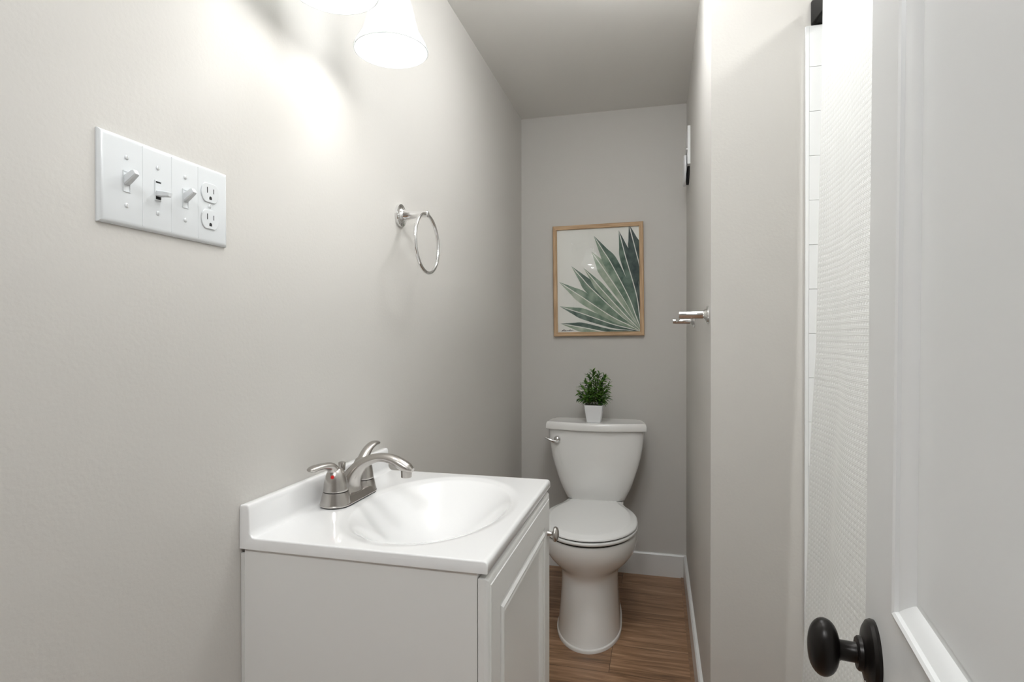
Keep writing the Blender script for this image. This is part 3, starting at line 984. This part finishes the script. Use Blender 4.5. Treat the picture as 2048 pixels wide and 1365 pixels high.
def outline_ring(d, z, inner=None):
    return [Vector((x, y, z)) for x, y in seat_outline(d)]
bm = bmesh.new()
loft(bm, [outline_ring(d, z) for d, z in ((0.010, 0.3905), (0.002, 0.3910), (0.0010, 0.3920), (0.0, 0.3960), (0.0008, 0.4005), (0.0022, 0.4018), (0.012, 0.4022))])
obj('seat', bm, m_seat, to, 50, local=True)
bm = bmesh.new()
loft(bm, [outline_ring(d, z) for d, z in ((0.009, 0.4068), (0.003, 0.4070), (0.0015, 0.4080), (0.0015, 0.4110), (0.0035, 0.4138), (0.009, 0.4160), (0.020, 0.4178), (0.0265, 0.4212), (0.0300, 0.4222), (0.036, 0.4225), (0.060, 0.4228))])
obj('seat_lid', bm, m_seat, to, 50, local=True)
bm = bmesh.new()                              # black slabs standing in for shade in the seat and lid gaps
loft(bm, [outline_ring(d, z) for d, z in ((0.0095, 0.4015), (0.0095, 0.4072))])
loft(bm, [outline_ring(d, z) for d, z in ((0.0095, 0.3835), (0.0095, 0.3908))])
obj('gap_shade', bm, m_gasket_shade, to, 0, local=True)
for s in (-1, 1):
    bm = bmesh.new()
    box(bm, s * 0.078 - 0.016, s * 0.078 + 0.016, -0.236, -0.212, 0.3885, 0.407)
    bevel(bm, 0.006, 3)
    obj('hinge', bm, m_seat, to, 40, local=True)

# ------------------------------------------------------------------ potted plant on the tank
PX, PYc, PZ = 0.3815, 2.581, 0.7400
pp = thing('potted_plant', (PX, PYc, PZ), 'small leafy green plant in a square white pot on the toilet tank', 'plant')
def sq(h, z, r=0.12, n=6):
    P = []
    for cx, cy, a0 in ((1, 1, 0), (-1, 1, PI / 2), (-1, -1, PI), (1, -1, 1.5 * PI)):
        for k in range(n + 1):
            a = a0 + PI / 2 * k / n
            P.append(Vector((PX + h * (cx * (1 - r) + r * math.cos(a)), PYc + h * (cy * (1 - r) + r * math.sin(a)), PZ + z)))
    return P
bm = bmesh.new()
loft(bm, [sq(h, z) for h, z in ((0.0290, 0.0), (0.0305, 0.002), (0.0325, 0.016), (0.0362, 0.040), (0.0392, 0.064), (0.0404, 0.0755), (0.0404, 0.0775), (0.0386, 0.0775), (0.0375, 0.068))])
obj('pot', bm, m_plastic, pp, 40)
bm = bmesh.new()
rings = [sq(h, z) for h, z in ((0.0378, 0.066), (0.0378, 0.0705), (0.030, 0.074), (0.015, 0.075))]
for r in rings[2:]:
    for v in r: v.z += random.uniform(-0.001, 0.0015)
loft(bm, rings)
obj('soil', bm, m_soil, pp, 0)
rng = random.Random(11)
bs = bmesh.new(); bl = bmesh.new()
def leaf(p, d, ln, w, droop):
    d = d.normalized()
    side = d.cross(Vector((0, 0, 1)))
    if side.length < 0.05: side = Vector((1, 0, 0))
    side.normalize()
    side = (side + Vector((rng.uniform(-.5, .5), rng.uniform(-.5, .5), rng.uniform(-.5, .5)))).normalized()
    n = side.cross(d).normalized()
    L, Cc, R = [], [], []
    q = p.copy(); dd = d.copy()
    N = 6
    for k in range(N + 1):
        t = k / N
        ww = w * (math.sin(PI * min(1, t * 0.92 + 0.06)) ** 0.75) * (1 - 0.25 * t)
        if k == N: ww = w * 0.06
        L.append(bl.verts.new(q - side * ww + n * ww * 0.35)); Cc.append(bl.verts.new(q)); R.append(bl.verts.new(q + side * ww + n * ww * 0.35))
        dd = (dd + Vector((0, 0, -droop / N))).normalized()
        q = q + dd * (ln / N)
    for a, b in ((L, Cc), (Cc, R)):
        for k in range(N):
            bl.faces.new((a[k], b[k], b[k + 1], a[k + 1]))
tips = [(-0.004, 0.250), (0.022, 0.238), (-0.026, 0.228), (0.050, 0.222), (0.038, 0.205), (-0.045, 0.195), (-0.060, 0.180), (0.064, 0.188), (0.010, 0.205), (-0.015, 0.190), (0.060, 0.160), (-0.066, 0.150), (0.030, 0.170), (-0.034, 0.160), (0.0, 0.160), (0.062, 0.130), (-0.062, 0.125), (0.044, 0.118), (-0.044, 0.115), (0.018, 0.130), (-0.018, 0.125)]
for i, (tx, tz) in enumerate(tips):
    ty = rng.uniform(-0.038, 0.038)
    b0 = Vector((PX + tx * 0.35 + rng.uniform(-0.008, 0.008), PYc + ty * 0.5, PZ + 0.072))
    tp = Vector((PX + tx, PYc + ty, PZ + tz - 0.022))
    md = Vector((PX + tx * 0.55, PYc + ty * 0.75, PZ + 0.072 + (tz - 0.094) * 0.62))
    C = catmull([tuple(b0), tuple(md), tuple(tp)], 8)
    tube(bs, [c + (0.0011, 0.0011) for c in C], 6, side=(1, 0, 0))
    nlf = 27
    for k in range(nlf):
        f = 0.30 + 0.70 * (k / (nlf - 1))
        j = min(len(C) - 2, int(f * (len(C) - 1)))
        p = Vector(C[j]); t = (Vector(C[j + 1]) - p).normalized()
        a = k * 2.4 + i
        u = t.cross(Vector((math.cos(a), math.sin(a), 0.2))).normalized()
        up = 0.35 + 0.9 * f ** 2
        out = Vector((tx, ty, 0)) * 4
        d = t * up + u * rng.uniform(0.7, 1.1) + out
        leaf(p, d, rng.uniform(0.024, 0.036) * (1 - 0.12 * f), rng.uniform(0.0040, 0.0060), rng.uniform(0.2, 0.9))
obj('stem', bs, m_stem, pp, 60)
obj('foliage', bl, m_leaf, pp, 80)

# ------------------------------------------------------------------ towel bar on the right wall
tb = thing('towel_bar', (WX, 1.86, 1.178), 'chrome towel bar with round posts on the right wall', 'towel bar')
for y, z in ((1.580, 1.1785), (2.165, 1.1785)):
    bm = bmesh.new()
    ax = (Vector((0, 1, 0)), Vector((0, 0, 1)), Vector((-1, 0, 0)))
    lathe(bm, [(0.0235, 0.0), (0.0240, 0.003), (0.0230, 0.005), (0.0165, 0.0085), (0.0115, 0.0135), (0.0105, 0.016), (0.0102, 0.064), (0.0098, 0.0755), (0.008, 0.077), (0.0, 0.0772)], (WX, y, z), ax, 40)
    obj('post', bm, m_chrome, tb, 30)
bm = bmesh.new()
lathe(bm, [(0.0052, 1.585), (0.0052, 2.160)], (WX - 0.066, 0, 1.1785 - 0.001), 'y', 20)
obj('bar', bm, m_chrome, tb, 40)

# ------------------------------------------------------------------ wall vent near the back corner
wv = thing('wall_vent', (WX, 2.56, 1.91), 'white wall vent with hinged round flap high on the right wall', 'vent')
bm = bmesh.new()
box(bm, WX - 0.011, WX, 2.462, 2.640, 1.836, 1.993)
bevel(bm, 0.002, 2)
box(bm, WX - 0.016, WX - 0.011, 2.464, 2.638, 1.895, 1.900)
obj('plate', bm, m_plastic, wv, 30)
bm = bmesh.new()
rings = []
for sx, x in ((1.0, 0.014), (1.0, 0.020), (0.96, 0.0235)):
    ring = []
    for k in range(40):
        a = 2 * PI * k / 40
        ring.append(Vector((WX - x, 2.575 + 0.085 * sx * math.cos(a), 1.846 + 0.072 * sx * min(0.55, math.sin(a)))))
    rings.append(ring)
loft(bm, rings)
obj('flap', bm, m_plastic, wv, 30)
bm = bmesh.new()
rings = []
for x in (0.0, 0.009):
    rings.append([Vector((WX - x, 2.575 + 0.078 * math.cos(2 * PI * k / 40), 1.846 + 0.066 * min(0.5, math.sin(2 * PI * k / 40)))) for k in range(40)])
loft(bm, rings)
obj('throat', bm, m_dark, wv, 30)

# ------------------------------------------------------------------ shower rod, curtain, tub
RX, RZr = 1.053, 1.905
rod = thing('shower_rod', (RX, 0.75, RZr), 'black shower rod with a square wall flange above the white tile', 'shower rod')
bm = bmesh.new()
lathe(bm, [(0.0127, 0.0), (0.0127, YF - 0.02)], (RX, 0.0, RZr), 'y', 28)
obj('rod', bm, m_black, rod, 40)
for y, s in ((YF, -1), (-0.03, 1)):
    bm = bmesh.new()
    def rsq(h, yy, r=0.18, n=5):
        P = []
        for cx, cz, a0 in ((1, 1, 0), (-1, 1, PI / 2), (-1, -1, PI), (1, -1, 1.5 * PI)):
            for k in range(n + 1):
                a = a0 + PI / 2 * k / n
                P.append(Vector((RX + 1.15 * h * (cx * (1 - r) + r * math.cos(a)), yy, RZr + h * (cz * (1 - r) + r * math.sin(a)))))
        return P
    loft(bm, [rsq(h, y + s * d) for h, d in ((0.0310, 0.0), (0.0310, 0.006), (0.0285, 0.012), (0.0235, 0.026), (0.0190, 0.040), (0.0165, 0.050))])
    obj('flange', bm, m_black, rod, 30)

bm = bmesh.new()
uvl = bm.loops.layers.uv.new('UVMap')
NS, NZ = 240, 60
CY1, CY0c = 1.474, 0.16
zt, zb = 1.930, 0.13
EDGE = [(1.94, 1.0395), (1.849, 1.0385), (1.446, 1.0317), (1.089, 1.0255), (0.849, 1.0111), (0.608, 1.0010), (0.487, 0.9945), (0.287, 0.9860), (0.10, 0.9800)]
def edge_x(z):
    for (z0, x0), (z1, x1) in zip(EDGE, EDGE[1:]):
        if z >= z1:
            t = (z0 - z) / (z0 - z1)
            return x0 + (x1 - x0) * max(0, t)
    return EDGE[-1][1]
def cpt(s, z):
    h = (zt - z) / (zt - zb)
    y = CY1 - (CY1 - CY0c) * s
    amp = 0.004 + 0.022 * min(1, h * 1.25)
    ph = s * 27 - 1.3 + 0.5 * math.sin(s * 17) + 0.9 * math.sin(h * 2.2 + s * 6) * h
    w = 0.5 + 0.5 * (math.sin(ph) + 0.22 * math.sin(2.3 * ph + 1.0 + 2 * h)) / 1.22
    x = edge_x(z) - 0.009 + amp * w
    x += 0.003 * math.sin(9 * h + 22 * s) * h
    y += 0.010 * h * math.sin(ph * 0.5 + 1)
    return Vector((min(x, 1.0385), min(y, 1.478), z))
grid = []
for j in range(NZ + 1):
    z = zt - (zt - zb) * j / NZ
    grid.append([cpt(i / NS, z) for i in range(NS + 1)])
vs = [[bm.verts.new(p) for p in r] for r in grid]
arc = []
for j in range(NZ + 1):
    a = [0.0]
    for i in range(NS): a.append(a[-1] + (grid[j][i + 1] - grid[j][i]).length)
    arc.append(a)
for j in range(NZ):
    for i in range(NS):
        f = bm.faces.new((vs[j][i], vs[j][i + 1], vs[j + 1][i + 1], vs[j + 1][i]))
        for lp, (jj, ii) in zip(f.loops, ((j, i), (j, i + 1), (j + 1, i + 1), (j + 1, i))):
            lp[uvl].uv = (arc[NZ // 2][ii], grid[jj][ii].z)
cur = at_base(obj('shower_curtain', bm, m_curtain, None, 180))
tag(cur, 'white waffle-weave shower curtain hanging beside the open door', 'shower curtain')

bm = bmesh.new()
def rrect(x0, x1, y0, y1, z, r, n=6):
    P = []
    for cx, cy, a0 in ((x1 - r, y1 - r, 0), (x0 + r, y1 - r, PI / 2), (x0 + r, y0 + r, PI), (x1 - r, y0 + r, 1.5 * PI)):
        for k in range(n + 1):
            a = a0 + PI / 2 * k / n
            P.append(Vector((cx + r * math.cos(a), cy + r * math.sin(a), z)))
    return P
tx0, tx1, ty0, ty1 = 1.060, XB - 0.002, -0.028, YF - 0.0095
loft(bm, [rrect(tx0, tx1, ty0, ty1, 0.0, 0.01), rrect(tx0, tx1, ty0, ty1, 0.38, 0.01), rrect(tx0 + 0.004, tx1 - 0.004, ty0 + 0.004, ty1 - 0.004, 0.392, 0.012), rrect(tx0 + 0.06, tx1 - 0.06, ty0 + 0.08, ty1 - 0.08, 0.392, 0.08), rrect(tx0 + 0.075, tx1 - 0.075, ty0 + 0.10, ty1 - 0.10, 0.37, 0.09), rrect(tx0 + 0.12, tx1 - 0.12, ty0 + 0.20, ty1 - 0.16, 0.06, 0.10)])
tub = at_base(obj('bathtub', bm, m_porc, None, 40))
tag(tub, 'white bathtub behind the shower curtain', 'bathtub')

# ------------------------------------------------------------------ recessed tub light, then fill lights added out of view
def disc_light(name, x, y, r, label, m):
    t = thing(name, (x, y, ZC), label, 'ceiling light')
    bm = bmesh.new()
    lathe(bm, [(r + 0.018, 0.0), (r + 0.018, -0.006), (r + 0.004, -0.012), (r, -0.010), (r, 0.0)], (x, y, ZC), 'z', 40)
    obj('trim_ring', bm, m_plastic, t, 30)
    bm = bmesh.new()
    lathe(bm, [(r, -0.008), (r, -0.009)], (x, y, ZC), 'z', 40)
    obj('lens', bm, m, t, 0)
disc_light('recessed_light', 1.42, 0.80, 0.065, 'round recessed ceiling light over the bathtub', m_can)
disc_light('hall_fill_light', 0.45, -0.50, 0.17, 'round white fill light added on the unseen hallway ceiling', m_hall_fill)

cg = thing('globe_fill_light', (0.66, 0.78, ZC), 'opal globe fill light added above the view near the open door', 'ceiling light')
bm = bmesh.new()
lathe(bm, [(0.062, 0.0), (0.062, -0.010), (0.050, -0.024), (0.020, -0.030), (0.014, -0.034), (0.012, -0.066), (0.040, -0.072), (0.040, -0.085)], (0.66, 0.78, ZC), 'z', 40)
obj('canopy', bm, m_chrome, cg, 35)
bm = bmesh.new()
lathe(bm, [(0.105 * math.sin(PI * k / 24), -0.178 + 0.105 * math.cos(PI * k / 24)) for k in range(3, 25)], (0.66, 0.78, ZC), 'z', 40)
obj('globe', bm, m_globe_fill, cg, 60)

dl = thing('drum_fill_light', (0.57, 1.50, ZC), 'flush opal drum fill light added above the view at the toilet alcove', 'ceiling light')
bm = bmesh.new()
lathe(bm, [(0.125, 0.0), (0.125, -0.012), (0.110, -0.014)], (0.57, 1.50, ZC), 'z', 48)
obj('canopy', bm, m_chrome, dl, 35)
bm = bmesh.new()
lathe(bm, [(0.112, -0.013), (0.118, -0.020), (0.118, -0.070), (0.112, -0.080), (0.090, -0.085), (0.0, -0.086)], (0.57, 1.50, ZC), 'z', 48)
obj('drum', bm, m_drum_fill, dl, 60)
